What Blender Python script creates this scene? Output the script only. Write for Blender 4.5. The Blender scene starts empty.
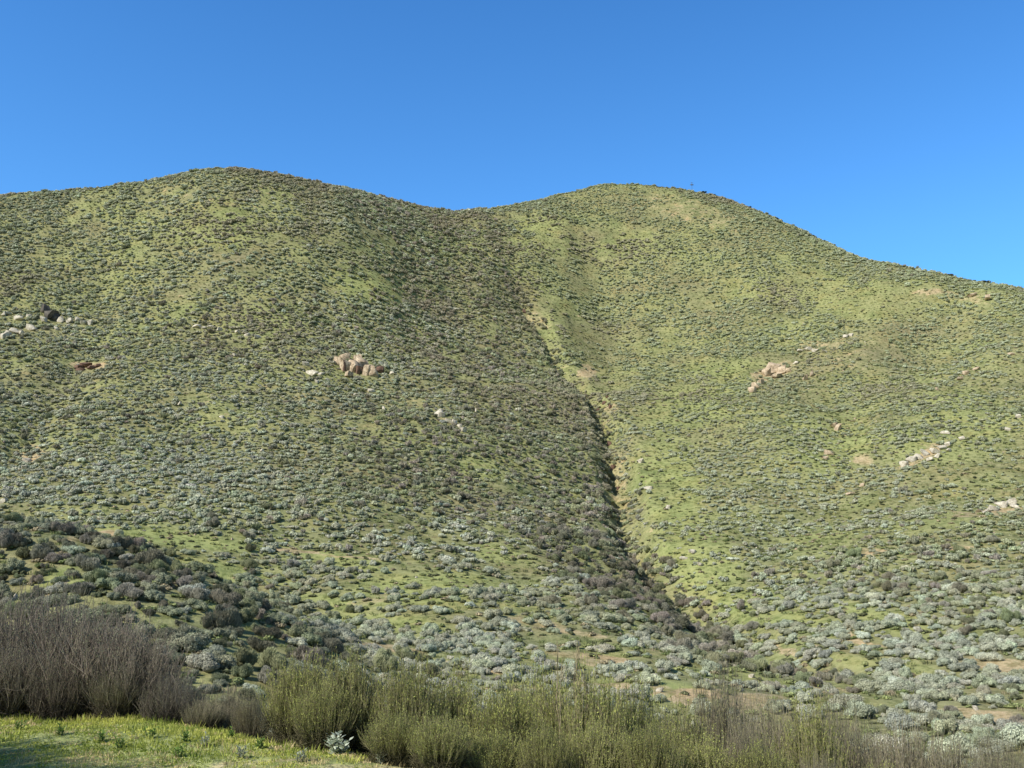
import bpy, math, random
import numpy as np
from mathutils import Vector, Matrix

SEED = 11
rng = np.random.default_rng(SEED)
random.seed(SEED)
scene = bpy.context.scene
COL = scene.collection

# ------------------------------------------------------------------ camera
F = 1000.0
PITCH = math.radians(10.0)
SP, CP = math.sin(PITCH), math.cos(PITCH)
cam_d = bpy.data.cameras.new("camera")
cam_d.sensor_width = 36.0
cam_d.lens = 36.0 * F / 1024.0
cam_d.clip_start = 0.05
cam_d.clip_end = 20000
cam = bpy.data.objects.new("camera", cam_d)
COL.objects.link(cam)
cam.rotation_euler = (math.radians(90) + PITCH, 0, 0)
scene.camera = cam
EYE = 1.6      # height of the eye over the flat where the photographer stands


def world_of(u, v, d):
    """The place at horizontal distance d that a survey sight at (u, v) meets."""
    cx = (u - 512.0) / F
    cy = (384.0 - v) / F
    y = CP - cy * SP
    z = SP + cy * CP
    k = d / y
    return cx * k, d, z * k


def sight(x, y, z):
    yc = CP * y + SP * z
    zc = -SP * y + CP * z
    yc = np.maximum(yc, 1e-3)
    return 512 + F * x / yc, 384 - F * zc / yc


# ------------------------------------------------------------------ noise
_lat = np.random.default_rng(5).random((256, 256))


def vnoise(x, y):
    xi = np.floor(x).astype(int)
    yi = np.floor(y).astype(int)
    fx = x - xi
    fy = y - yi
    fx = fx * fx * (3 - 2 * fx)
    fy = fy * fy * (3 - 2 * fy)
    a = _lat[xi % 256, yi % 256]
    b = _lat[(xi + 1) % 256, yi % 256]
    c = _lat[xi % 256, (yi + 1) % 256]
    d = _lat[(xi + 1) % 256, (yi + 1) % 256]
    return (a * (1 - fx) + b * fx) * (1 - fy) + (c * (1 - fx) + d * fx) * fy


def fbm(x, y, o=4, s=0.0):
    r = 0
    a = 1.0
    t = 0
    for i in range(o):
        r = r + a * vnoise(x * 2 ** i + 17.3 * i + s, y * 2 ** i + 9.1 * i + s * 1.7)
        t += a
        a *= 0.5
    return r / t


def sstep(a, b, x):
    t = np.clip((x - a) / (b - a), 0, 1)
    return t * t * (3 - 2 * t)


# ------------------------------------------------------------------ terrain
SKY = [(-400, 240, 380), (-200, 212, 400), (-80, 200, 402), (0, 194, 400), (60, 190, 400), (100, 186, 400), (150, 179, 398),
       (180, 172, 397), (215, 167, 395), (250, 168, 398), (290, 174, 405), (330, 183, 412), (380, 194, 425), (415, 203, 438),
       (450, 210, 455), (480, 208, 462), (520, 202, 470), (560, 192, 478), (600, 183, 482), (640, 183, 482), (680, 187, 478),
       (720, 194, 465), (760, 209, 450), (800, 226, 435), (840, 246, 418), (870, 258, 405), (910, 266, 385), (960, 276, 365),
       (1000, 283, 352), (1024, 287, 345), (1120, 306, 320), (1250, 340, 300), (1450, 400, 280)]
CTL = list(SKY)
CTL += [(-300, 310, 290), (-100, 300, 300), (100, 300, 305), (215, 300, 298), (330, 300, 308), (430, 300, 335), (518, 310, 352),
        (620, 300, 382), (720, 300, 370), (820, 305, 352), (940, 330, 318), (1100, 350, 285), (1300, 390, 260)]
CTL += [(-300, 400, 215), (-100, 400, 224), (100, 400, 226), (215, 400, 222), (330, 400, 228), (450, 400, 244), (540, 400, 264),
        (590, 400, 278), (610, 425, 256), (680, 400, 282), (780, 400, 266), (900, 400, 250), (1080, 400, 232), (1300, 430, 215)]
CTL += [(-300, 480, 165), (-100, 480, 168), (100, 480, 170), (250, 480, 173), (400, 480, 180), (520, 480, 195), (580, 480, 207),
        (614, 480, 216), (700, 480, 212), (820, 480, 200), (950, 480, 185), (1100, 480, 175), (1300, 490, 165)]
CTL += [(110, 535, 132), (250, 535, 135), (400, 540, 140), (520, 540, 150), (585, 540, 158), (628, 545, 166), (720, 540, 160),
        (850, 540, 150), (1000, 540, 142), (1250, 545, 130)]
CTL += [(360, 590, 112), (440, 600, 106), (550, 600, 112), (620, 595, 118), (682, 600, 134), (800, 600, 122), (950, 600, 112), (1150, 600, 104)]
CTL += [(440, 650, 84), (560, 650, 87), (660, 648, 92), (740, 652, 106), (850, 650, 96), (1000, 650, 88), (1200, 650, 80)]
CTL += [(420, 700, 62), (520, 700, 65), (640, 700, 68), (780, 700, 72), (900, 702, 72), (1020, 705, 70), (1200, 705, 64)]
CTL += [(-250, 500, 90), (-100, 512, 87), (0, 520, 85), (60, 533, 83), (120, 550, 80), (200, 580, 77), (280, 612, 73), (345, 648, 69)]
CTL += [(-250, 590, 64), (-100, 600, 62), (0, 602, 61), (100, 615, 59), (200, 645, 56), (290, 688, 52)]
P3 = [world_of(*c) for c in CTL]
for (x, y, z) in [(-62, 104, 0.5), (-38, 100, -2.2), (-22, 90, -5.5), (-100, 110, 4.0),
                  (-30, 30, -4.6), (-14, 30, -6.6), (0, 30, -8.0), (14, 30, -8.6), (30, 30, -8.6), (60, 32, -8),
                  (-16, 18, -3.9), (-6, 18, -4.7), (4, 18, -5.3), (14, 18, -5.5), (30, 18, -5.4),
                  (-20, 46, -5.0), (0, 46, -9.6), (20, 48, -10.0), (45, 48, -9.6),
                  (-12, 11, -2.6), (0, 11, -3.3), (12, 11, -3.5), (-8, 5, -1.9), (8, 5, -2.1), (0, 3, -1.7)]:
    P3.append((x, y, z))
for c in SKY[::3]:
    x, y, z = world_of(*c)
    P3.append((x * 1.18, y * 1.18, z - 26))
    P3.append((x * 1.7, y * 1.7, z - 95))
P3 = np.array(P3)
WX = 18.0


def warp(x, y):
    yy = np.maximum(y, -6.0)
    a = x / (yy + WX)
    a = 1.5 * np.tanh(a / 1.5)
    return a * 2.2, np.log(yy + WX)


pa, pb = warp(P3[:, 0], P3[:, 1])


def kern(r2):
    return 0.5 * r2 * np.log(r2 + 1e-9)


n = len(P3)
K = kern((pa[:, None] - pa[None]) ** 2 + (pb[:, None] - pb[None]) ** 2) + np.eye(n) * 2e-4
Q = np.stack([np.ones(n), pa, pb], 1)
# heights are solved as a share of distance so near ground keeps its detail
tz = P3[:, 2] / (P3[:, 1] + 10)
A = np.block([[K, Q], [Q.T, np.zeros((3, 3))]])
W = np.linalg.solve(A, np.concatenate([tz, np.zeros(3)]))


def rbf(x, y):
    a, b = warp(x, y)
    sh = a.shape
    a = a.ravel()
    b = b.ravel()
    out = W[n] + W[n + 1] * a + W[n + 2] * b
    for i in range(n):
        out = out + W[i] * kern((a - pa[i]) ** 2 + (b - pb[i]) ** 2)
    return (out.reshape(sh)) * (np.maximum(y, -6) + 10)


def polyline_dist(x, y, pts):
    best = np.full(x.shape, 1e9)
    side = np.zeros(x.shape)
    tt = np.zeros(x.shape)
    L = 0
    seg = [math.hypot(pts[i + 1][0] - pts[i][0], pts[i + 1][1] - pts[i][1]) for i in range(len(pts) - 1)]
    T = sum(seg)
    for i in range(len(pts) - 1):
        ax, ay = pts[i][:2]
        bx, by = pts[i + 1][:2]
        dx, dy = bx - ax, by - ay
        l2 = dx * dx + dy * dy
        t = np.clip(((x - ax) * dx + (y - ay) * dy) / l2, 0, 1)
        d = np.hypot(x - ax - t * dx, y - ay - t * dy)
        m = d < best
        best = np.where(m, d, best)
        side = np.where(m, np.sign(dx * (y - ay) - dy * (x - ax)), side)
        tt = np.where(m, (L + t * seg[i]) / T, tt)
        L += seg[i]
    return best, side, tt


GUL = [world_of(*c) for c in [(478, 222, 448), (500, 270, 405), (522, 312, 366), (548, 342, 335), (572, 368, 308), (594, 400, 284), (606, 430, 255),
                              (614, 470, 222), (620, 505, 196), (628, 545, 169), (655, 572, 148), (688, 605, 131), (722, 636, 112), (752, 662, 100),
                              (830, 690, 84)]]
# smaller swales: (points, depth, half width)
SWALES = [([(-20, 505, 160), (0, 470, 172), (40, 415, 212), (75, 370, 250), (95, 330, 285)], 2.2, 9),
          ([(598, 392, 288), (612, 350, 332), (606, 300, 380), (585, 250, 430)], 2.5, 12),
          ([(700, 590, 132), (790, 520, 168), (850, 470, 205), (845, 410, 250), (830, 370, 290)], 2.0, 12),
          ([(560, 395, 276), (500, 372, 272), (440, 352, 275)], 1.2, 5),
          ([(350, 660, 78), (330, 620, 96), (200, 585, 108), (90, 560, 118)], 1.2, 10),
          ([(604, 470, 216), (560, 470, 203), (510, 455, 205)], 1.5, 6)]
SWALES = [([world_of(*c) for c in p], d, w) for p, d, w in SWALES]


def height_raw(x, y):
    z = rbf(x, y)
    far = sstep(10, 60, y)
    z = z + far * ((fbm(x / 55, y / 55, 3) - .5) * 7.0 * sstep(60, 220, y) + (fbm(x / 14, y / 14, 3, 3.) - .5) * 2.0 + (fbm(x / 3.5, y / 3.5, 2, 8.) - .5) * .45)
    d, side, t = polyline_dist(x, y, GUL)
    dep = .3 + 4.6 * sstep(0.16, 0.36, t) * (1 - 0.6 * sstep(.72, .95, t))
    w = np.where(side > 0, 6.5, 4.0) * (.7 + .6 * vnoise(x / 6 + 9, y / 6))
    dep = dep * (.45 + 1.1 * vnoise(x / 7, y / 7))
    z = z - dep * np.clip(1 - d / w, 0, 1) ** 0.9
    rid = np.abs(fbm((x + 22 * (fbm(x / 40, y / 40, 2, 80.) - .5)) / 21, y / 55, 3, 50.) - .5) * 2
    z = z + far * sstep(70, 170, y) * (np.minimum(rid, .35) - .2) * 1.7
    for p, dd, ww in SWALES:
        d2, s2, t2 = polyline_dist(x, y, p)
        z = z - dd * np.exp(-(d2 / ww * 1.4) ** 2) * np.clip(np.sin(np.clip(t2, .04, .96) * math.pi) * 2, 0, 1)
    return z


def platform_mix(x, y, z):
    flat = -EYE + (fbm(x / 1.1, y / 1.1, 3, 2.) - .5) * .12 + .02 * x * 0
    edge = np.interp(x, [-30, -6, -4.5, -3.0, -2.0, -1.0, 0.5, 3, 30], [12.0, 12.0, 11.2, 9.9, 9.1, 8.0, 7.0, 6.6, 6.6])
    edge = edge + (fbm(x / .8, y * 0 + 3, 2) - .5) * .5
    w = sstep(-0.2, 4.5, y - edge)
    return flat * (1 - w) + z * w


def sinh_axis(lo, hi, n, c, s):
    a = math.asinh((lo - c) / s)
    b = math.asinh((hi - c) / s)
    return c + s * np.sinh(np.linspace(a, b, n))


# fine mesh where the photograph looks, stretched out to the horizon around it
gx = np.concatenate([[-6000, -3000, -1500, -900, -620, -500], sinh_axis(-430, 430, 620, 0, 28), [500, 620, 900, 1500, 3000, 6000]])
gy = np.concatenate([[-4000, -1500, -500, -150, -60, -25, -10], sinh_axis(-4, 640, 760, 6, 22), [720, 850, 1100, 1600, 3000, 6000]])
GX, GY = np.meshgrid(gx, gy)
cy_ = np.clip(GY, -6, 900)
cx_ = np.clip(GX, -500, 500)
Z = height_raw(cx_, cy_)
Z = platform_mix(GX, GY, Z)
# rolling low country beyond the hill and behind the viewer
out = np.maximum(sstep(620, 1000, GY), np.maximum(sstep(470, 900, np.abs(GX)), sstep(8, 60, -GY)))
Z = Z * (1 - out) + (-6 + 8 * fbm(GX / 300, GY / 300, 3)) * out

# survey correction of the crest height, azimuth by azimuth
su = np.array([c[0] for c in SKY], float)
sv = np.array([c[1] for c in SKY], float)
BUSH = 1.2
for it in range(3):
    U, V = sight(GX, GY, Z)
    ok = (GY > 250) & (GY < 640)
    az = np.linspace(-380, 1400, 180)
    err = []
    for a in az:
        m = ok & (np.abs(U - a) < 7)
        err.append(V[m].min() - (np.interp(a, su, sv) + BUSH) if m.any() else 0)
    err = np.convolve(np.pad(err, 1, mode='edge'), [.25, .5, .25], 'valid')
    e = np.interp(U, az, err)
    k = sstep(230, 360, GY) * (1 - sstep(640, 900, GY))
    Z = Z + k * e / F * np.maximum(GY, 1) * 1.02


def ground(x, y):
    x = np.asarray(x, float)
    y = np.asarray(y, float)
    ix = np.clip(np.searchsorted(gx, x) - 1, 0, len(gx) - 2)
    iy = np.clip(np.searchsorted(gy, y) - 1, 0, len(gy) - 2)
    fx = np.clip((x - gx[ix]) / (gx[ix + 1] - gx[ix]), 0, 1)
    fy = np.clip((y - gy[iy]) / (gy[iy + 1] - gy[iy]), 0, 1)
    return (Z[iy, ix] * (1 - fx) + Z[iy, ix + 1] * fx) * (1 - fy) + (Z[iy + 1, ix] * (1 - fx) + Z[iy + 1, ix + 1] * fx) * fy


def hit(u, v, d0=30, d1=560):
    """First place where a sight from the viewpoint meets the ground."""
    d = np.geomspace(d0, d1, 1600)
    cx = (u - 512.0) / F
    cy = (384.0 - v) / F
    y = CP - cy * SP
    z = SP + cy * CP
    X = cx / y * d
    Zr = z / y * d
    g = ground(X, d)
    b = np.nonzero(g >= Zr)[0]
    if len(b) == 0:
        i = int(np.argmin(Zr - g))
    else:
        i = b[0]
    return float(X[i]), float(d[i]), float(g[i])


# visibility of ground points: running horizon along each azimuth
NAZ = 900
HA = np.linspace(-0.9, 0.9, NAZ)
HD = np.geomspace(6, 600, 700)
_hx = HA[:, None] * HD[None]
_hz = ground(_hx, np.broadcast_to(HD[None], _hx.shape)) / HD[None]
_run = np.maximum.accumulate(_hz, 1)


def visible(x, y, z, lift=0.6):
    ia = np.clip(((x / y) + 0.9) / 1.8 * (NAZ - 1), 0, NAZ - 1).astype(int)
    idd = np.clip(np.searchsorted(HD, y * 0.985) - 1, 0, len(HD) - 1)
    return (z + lift) / y >= _run[ia, idd]


# ------------------------------------------------------------------ ground cover survey: patches
def ell(u, v, L):
    r = np.zeros(np.shape(u))
    for (cu, cv, ru, rv, ang, amt) in L:
        a = math.radians(ang)
        du, dv = u - cu, v - cv
        p = (du * math.cos(a) + dv * math.sin(a)) / ru
        q = (-du * math.sin(a) + dv * math.cos(a)) / rv
        r = np.maximum(r, amt * (1 - sstep(.55, 1.25, np.sqrt(p * p + q * q))))
    return r


LUSH = [(430, 592, 85, 20, 3, 1), (330, 560, 60, 9, 8, .8), (170, 538, 110, 9, 6, .9), (240, 575, 70, 8, 10, .8), (700, 560, 60, 40, 40, .9),
        (670, 480, 35, 70, -12, .7), (560, 300, 30, 40, 20, .2), (330, 600, 50, 9, 12, .9), (395, 622, 60, 7, 8, .8), (520, 610, 30, 8, 5, .7), (380, 290, 60, 16, 10, .6), (700, 400, 70, 30, -30, .5), (760, 610, 70, 16, 15, .8),
        (880, 620, 70, 12, 15, .8), (985, 600, 50, 14, 10, .6), (640, 690, 70, 12, 8, .8), (600, 655, 40, 10, 10, .6), (45, 585, 60, 8, -25, 1),
        (215, 605, 35, 7, -5, .9), (900, 530, 120, 12, -10, .5), (950, 430, 80, 40, -20, .5), (830, 440, 50, 40, -20, .5), (860, 300, 70, 22, 15, .5),
        (120, 215, 50, 10, 10, .5), (540, 240, 40, 20, 20, .4), (330, 385, 60, 10, 5, .5), (740, 680, 60, 9, 5, .8), (250, 210, 60, 14, 10, .4),
        (500, 555, 40, 10, 10, .7), (560, 495, 26, 8, 10, .7), (480, 470, 30, 8, 10, .6), (205, 240, 50, 10, 5, .4), (870, 665, 60, 9, 6, .6)]
DIRT = [(470, 668, 40, 5, 5, .8), (560, 630, 60, 6, 12, .6), (400, 650, 40, 6, 12, .8), (610, 660, 24, 4, 10, .8), (380, 600, 40, 5, -10, .5), (620, 690, 60, 8, 5, .7),
        (90, 537, 32, 5, -12, .9), (298, 551, 26, 4, 5, .9), (150, 563, 30, 3, 8, .6), (30, 455, 14, 14, 0, .8), (700, 700, 40, 7, 0, .8), (790, 650, 25, 5, 20, .7),
        (760, 705, 36, 9, 0, .8), (975, 718, 50, 8, 5, .9), (1000, 668, 60, 5, 6, .8), (865, 640, 50, 4, 12, .7), (960, 548, 22, 4, 0, .9), (870, 552, 30, 4, 0, .6),
        (990, 512, 40, 5, -5, .8), (925, 455, 36, 7, -28, .7), (772, 372, 26, 9, -20, .8), (970, 300, 40, 5, 8, .5), (930, 293, 25, 4, 0, .7), (612, 408, 12, 6, 0, .6),
        (585, 372, 14, 9, 0, .7), (535, 320, 20, 12, 20, .5), (820, 690, 40, 5, 5, .5), (90, 365, 22, 5, 0, .8), (850, 350, 60, 22, 0, .35), (820, 345, 30, 6, 0, .5),
        (420, 410, 40, 10, 15, .35), (560, 560, 50, 5, 15, .4), (860, 460, 14, 10, 0, .6), (650, 525, 8, 16, 20, .4), (215, 200, 80, 14, 0, .35), (690, 212, 80, 16, 15, .42),
        (620, 480, 10, 40, -10, .5), (40, 595, 40, 2.4, -35, .8), (520, 690, 50, 6, 0, .6), (360, 560, 60, 3, 5, .6), (580, 655, 50, 5, 8, .6), (270, 390, 60, 5, 10, .35)]
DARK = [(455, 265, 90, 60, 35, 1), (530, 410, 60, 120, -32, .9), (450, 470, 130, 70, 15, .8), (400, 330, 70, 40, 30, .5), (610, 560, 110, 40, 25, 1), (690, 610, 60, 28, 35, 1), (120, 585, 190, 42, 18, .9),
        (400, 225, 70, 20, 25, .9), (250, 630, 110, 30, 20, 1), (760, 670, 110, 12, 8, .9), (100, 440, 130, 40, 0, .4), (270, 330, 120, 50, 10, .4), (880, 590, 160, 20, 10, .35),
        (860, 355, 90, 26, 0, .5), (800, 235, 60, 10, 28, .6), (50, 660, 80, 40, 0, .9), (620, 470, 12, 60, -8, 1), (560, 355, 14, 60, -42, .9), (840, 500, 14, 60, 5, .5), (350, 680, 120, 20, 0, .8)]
SPARSE = [(760, 390, 200, 190, 0, .55), (1000, 400, 160, 160, 0, .45), (570, 280, 70, 90, 0, .4), (680, 222, 130, 34, 14, .75), (880, 300, 130, 30, 14, .6)]
PALEB = [(640, 440, 22, 60, -10, 1), (780, 500, 80, 50, -20, .6), (560, 650, 120, 26, 5, 1), (900, 660, 120, 30, 5, 1), (120, 470, 150, 60, 0, .7), (460, 560, 120, 60, 0, .6), (700, 500, 40, 60, 0, .5),
         (850, 610, 60, 16, 10, .7), (420, 640, 100, 24, 0, .9)]


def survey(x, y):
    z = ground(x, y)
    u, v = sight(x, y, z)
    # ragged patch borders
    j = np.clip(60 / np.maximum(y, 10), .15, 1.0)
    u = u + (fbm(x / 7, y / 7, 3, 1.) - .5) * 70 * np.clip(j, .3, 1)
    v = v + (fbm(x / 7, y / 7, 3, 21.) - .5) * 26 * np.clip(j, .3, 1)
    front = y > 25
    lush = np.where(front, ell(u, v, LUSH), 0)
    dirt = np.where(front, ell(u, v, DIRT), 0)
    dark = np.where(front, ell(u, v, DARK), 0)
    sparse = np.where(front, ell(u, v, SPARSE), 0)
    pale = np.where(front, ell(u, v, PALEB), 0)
    return u, v, lush, dirt, dark, sparse, pale


# ------------------------------------------------------------------ mesh tools
class MB:
    def __init__(self):
        self.v = []
        self.q = []
        self.c = []
        self.n = 0

    def add(self, v, q, c):
        v = np.asarray(v, float).reshape(-1, 3)
        self.v.append(v)
        self.q.append(np.asarray(q, int).reshape(-1, 4) + self.n)
        self.c.append(np.broadcast_to(np.asarray(c, float), (len(v),)).copy())
        self.n += len(v)

    def mesh(self, name, mat, smooth=False):
        v = np.concatenate(self.v)
        q = np.concatenate(self.q)
        c = np.concatenate(self.c)
        me = bpy.data.meshes.new(name)
        me.vertices.add(len(v))
        me.vertices.foreach_set('co', v.ravel().astype(np.float32))
        me.loops.add(q.size)
        me.loops.foreach_set('vertex_index', q.ravel().astype(np.int32))
        me.polygons.add(len(q))
        me.polygons.foreach_set('loop_start', (np.arange(len(q)) * 4).astype(np.int32))
        me.update(calc_edges=True)
        at = me.attributes.new('lv', 'FLOAT', 'POINT')
        at.data.foreach_set('value', c.astype(np.float32))
        if smooth:
            me.polygons.foreach_set('use_smooth', np.ones(len(q), bool))
        me.materials.append(mat)
        return me


def quads(cen, ax, bx, col):
    """flat four-cornered leaves: centre, half length vector, half width vector"""
    v = np.stack([cen - ax, cen + bx * .9, cen + ax, cen - bx * .9], 1).reshape(-1, 3)
    q = np.arange(len(cen) * 4).reshape(-1, 4)
    return v, q, np.repeat(col, 4)


def unit(a):
    return a / np.maximum(np.linalg.norm(a, axis=-1, keepdims=True), 1e-9)


def cube_sphere(k=3):
    vs = {}
    V = []
    Qd = []

    def idx(p):
        key = tuple(np.round(p, 5))
        if key not in vs:
            vs[key] = len(V)
            V.append(p)
        return vs[key]
    for ax in range(3):
        for sg in (-1, 1):
            for i in range(k):
                for j in range(k):
                    cs = []
                    for (a, b) in ((0, 0), (1, 0), (1, 1), (0, 1)):
                        p = [0, 0, 0]
                        p[ax] = sg
                        p[(ax + 1) % 3] = -1 + 2 * (i + a) / k
                        p[(ax + 2) % 3] = -1 + 2 * (j + b) / k
                        cs.append(idx(np.array(p, float)))
                    Qd.append(cs if sg > 0 else cs[::-1])
    V = np.array(V)
    return unit(V), np.array(Qd)


CSV, CSQ = cube_sphere(3)


def tubes(mb, P0, P1, r0, r1, col):
    """three-sided tapering twigs between point arrays"""
    P0 = np.asarray(P0, float)
    P1 = np.asarray(P1, float)
    d = unit(P1 - P0)
    ref = np.where(np.abs(d[:, 2:3]) < .9, np.array([[0, 0, 1.]]), np.array([[1., 0, 0]]))
    a = unit(np.cross(d, ref))
    b = np.cross(d, a)
    N = len(P0)
    r0 = np.broadcast_to(r0, (N,))[:, None]
    r1 = np.broadcast_to(r1, (N,))[:, None]
    ring = []
    for P, r in ((P0, r0), (P1, r1)):
        for k in range(3):
            t = k * 2.0944
            ring.append(P + (a * math.cos(t) + b * math.sin(t)) * r)
    v = np.stack(ring, 1).reshape(-1, 3)
    base = np.arange(N)[:, None] * 6
    q = np.concatenate([base + np.array([[k, (k + 1) % 3, 3 + (k + 1) % 3, 3 + k]]) for k in range(3)])
    mb.add(v, q, np.repeat(np.broadcast_to(col, (N,)), 6))


# ------------------------------------------------------------------ materials
def nodes(name):
    m = bpy.data.materials.new(name)
    m.use_nodes = True
    nt = m.node_tree
    b = nt.nodes['Principled BSDF']
    b.inputs['Roughness'].default_value = .9
    b.inputs['Specular IOR Level'].default_value = .12
    return m, nt, b


def N_(nt, t, **k):
    nd = nt.nodes.new(t)
    for a, v in k.items():
        setattr(nd, a, v)
    return nd


def foliage_mat(name, rough=.85, trans=.0):
    """colour comes from the plant (tcol), light and dark leaves from lv"""
    m, nt, b = nodes(name)
    a = N_(nt, 'ShaderNodeAttribute', attribute_type='INSTANCER', attribute_name='tcol')
    l = N_(nt, 'ShaderNodeAttribute', attribute_type='GEOMETRY', attribute_name='lv')
    mx = N_(nt, 'ShaderNodeMix', data_type='RGBA', blend_type='MULTIPLY')
    mx.inputs[0].default_value = 1
    nt.links.new(a.outputs['Color'], mx.inputs[6])
    nt.links.new(l.outputs['Fac'], mx.inputs[7])
    nt.links.new(mx.outputs[2], b.inputs['Base Color'])
    b.inputs['Roughness'].default_value = rough
    if trans:
        tr = N_(nt, 'ShaderNodeBsdfTranslucent')
        nt.links.new(mx.outputs[2], tr.inputs['Color'])
        ms = N_(nt, 'ShaderNodeMixShader')
        ms.inputs[0].default_value = trans
        nt.links.new(b.outputs[0], ms.inputs[1])
        nt.links.new(tr.outputs[0], ms.inputs[2])
        nt.links.new(ms.outputs[0], nt.nodes['Material Output'].inputs['Surface'])
    return m


M_shrub = foliage_mat('sage_foliage')
M_leaf = foliage_mat('green_foliage', .7, .3)
M_twig = foliage_mat('twig_bark', .9)


def ramp(nt, pts):
    r = N_(nt, 'ShaderNodeValToRGB')
    e = r.color_ramp.elements
    e[0].position, e[0].color = pts[0][0], (*pts[0][1], 1)
    e[1].position, e[1].color = pts[-1][0], (*pts[-1][1], 1)
    for p, c in pts[1:-1]:
        x = e.new(p)
        x.color = (*c, 1)
    return r


def noise(nt, co, scale, detail=4, rough=.6):
    nn = N_(nt, 'ShaderNodeTexNoise')
    nn.inputs['Scale'].default_value = scale
    nn.inputs['Detail'].default_value = detail
    nn.inputs['Roughness'].default_value = rough
    nt.links.new(co, nn.inputs['Vector'])
    return nn.outputs['Fac']


def mixc(nt, f, a, b, mode='MIX'):
    mx = N_(nt, 'ShaderNodeMix', data_type='RGBA', blend_type=mode)
    for s, i in ((f, 0), (a, 6), (b, 7)):
        if isinstance(s, (int, float)):
            mx.inputs[i].default_value = s
        elif isinstance(s, tuple):
            mx.inputs[i].default_value = (*s, 1)
        else:
            nt.links.new(s, mx.inputs[i])
    return mx.outputs[2]


def math_(nt, op, a, b=None, clamp=False):
    x = N_(nt, 'ShaderNodeMath', operation=op, use_clamp=clamp)
    for s, i in ((a, 0), (b, 1)):
        if s is None:
            continue
        if isinstance(s, (int, float)):
            x.inputs[i].default_value = s
        else:
            nt.links.new(s, x.inputs[i])
    return x.outputs[0]


M_ground, nt, b = nodes('hill_ground')
co = N_(nt, 'ShaderNodeNewGeometry').outputs['Position']
n1 = noise(nt, co, .035, 5)
n2 = noise(nt, co, .35, 5)
n3 = noise(nt, co, 2.2, 4, .7)
n4 = noise(nt, co, 14, 3, .7)
g = ramp(nt, [(.3, (.185, .205, .095)), (.5, (.33, .345, .15)), (.72, (.47, .465, .225))])
nt.links.new(math_(nt, 'ADD', math_(nt, 'MULTIPLY', n2, .5), math_(nt, 'MULTIPLY', n3, .5)), g.inputs[0])
br = ramp(nt, [(.3, (.22, .18, .11)), (.7, (.36, .31, .20))])
nt.links.new(n3, br.inputs[0])
att = lambda nm: N_(nt, 'ShaderNodeAttribute', attribute_type='GEOMETRY', attribute_name=nm).outputs['Fac']
c = mixc(nt, math_(nt, 'MULTIPLY', math_(nt, 'SUBTRACT', n1, .40, True), 2.4, True), g.outputs[0], br.outputs[0])
c = mixc(nt, math_(nt, 'MULTIPLY', att('lush'), .75), c, (.38, .425, .155))
c = mixc(nt, math_(nt, 'MULTIPLY', att('lush'), math_(nt, 'MULTIPLY', math_(nt, 'SUBTRACT', n2, .5, True), 3.0, True)), c, (.43, .42, .18))
n7 = noise(nt, co, .22, 6, .75)
spot = math_(nt, 'MULTIPLY', math_(nt, 'SUBTRACT', n7, .56, True), 4.0)
dm = math_(nt, 'MULTIPLY', math_(nt, 'SUBTRACT', math_(nt, 'ADD', math_(nt, 'ADD', att('dirt'), spot), math_(nt, 'ADD', math_(nt, 'MULTIPLY', n2, .75), math_(nt, 'MULTIPLY', n3, .5))), 1.00, True), 3.4, True)
dr = ramp(nt, [(.3, (.38, .285, .15)), (.7, (.66, .54, .34))])
nt.links.new(n3, dr.inputs[0])
c = mixc(nt, dm, c, dr.outputs[0])
n5 = noise(nt, co, .9, 5, .75)
c = mixc(nt, math_(nt, 'MULTIPLY', math_(nt, 'SUBTRACT', n5, .48, True), 9.0, True), c, (.60, .64, .55), 'MULTIPLY')
n6 = noise(nt, co, .13, 4, .7)
c = mixc(nt, math_(nt, 'MULTIPLY', math_(nt, 'SUBTRACT', n6, .48, True), 3.5, True), c, (1.08, .93, .85), 'MULTIPLY')
n8 = noise(nt, co, .085, 5, .75)
c = mixc(nt, math_(nt, 'MULTIPLY', math_(nt, 'SUBTRACT', n8, .50, True), 6.0, True), c, (.70, .76, .72), 'MULTIPLY')
c = mixc(nt, 1.0, c, (1.20, 1.20, 1.20), 'MULTIPLY')
c = mixc(nt, math_(nt, 'MULTIPLY', n4, .6), c, (.45, .47, .42), 'MULTIPLY')
nt.links.new(c, b.inputs['Base Color'])
bp = N_(nt, 'ShaderNodeBump')
bp.inputs['Strength'].default_value = .6
bp.inputs['Distance'].default_value = .25
nt.links.new(math_(nt, 'ADD', n3, math_(nt, 'MULTIPLY', n4, .3)), bp.inputs['Height'])
nt.links.new(bp.outputs[0], b.inputs['Normal'])


def rock_mat(name, lo, hi):
    m, nt, b = nodes(name)
    co = N_(nt, 'ShaderNodeTexCoord').outputs['Object']
    f = noise(nt, co, 1.3, 8, .65)
    r = ramp(nt, [(.32, lo), (.5, tuple((p + q) / 2 for p, q in zip(lo, hi))), (.66, hi)])
    nt.links.new(f, r.inputs[0])
    f2 = noise(nt, co, 9, 5, .7)
    c = mixc(nt, math_(nt, 'MULTIPLY', math_(nt, 'SUBTRACT', f2, .5, True), 6, True), r.outputs[0], (.11, .09, .07))
    nt.links.new(c, b.inputs['Base Color'])
    bp = N_(nt, 'ShaderNodeBump')
    bp.inputs['Strength'].default_value = .8
    bp.inputs['Distance'].default_value = .1
    nt.links.new(f2, bp.inputs['Height'])
    nt.links.new(bp.outputs[0], b.inputs['Normal'])
    return m


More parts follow.
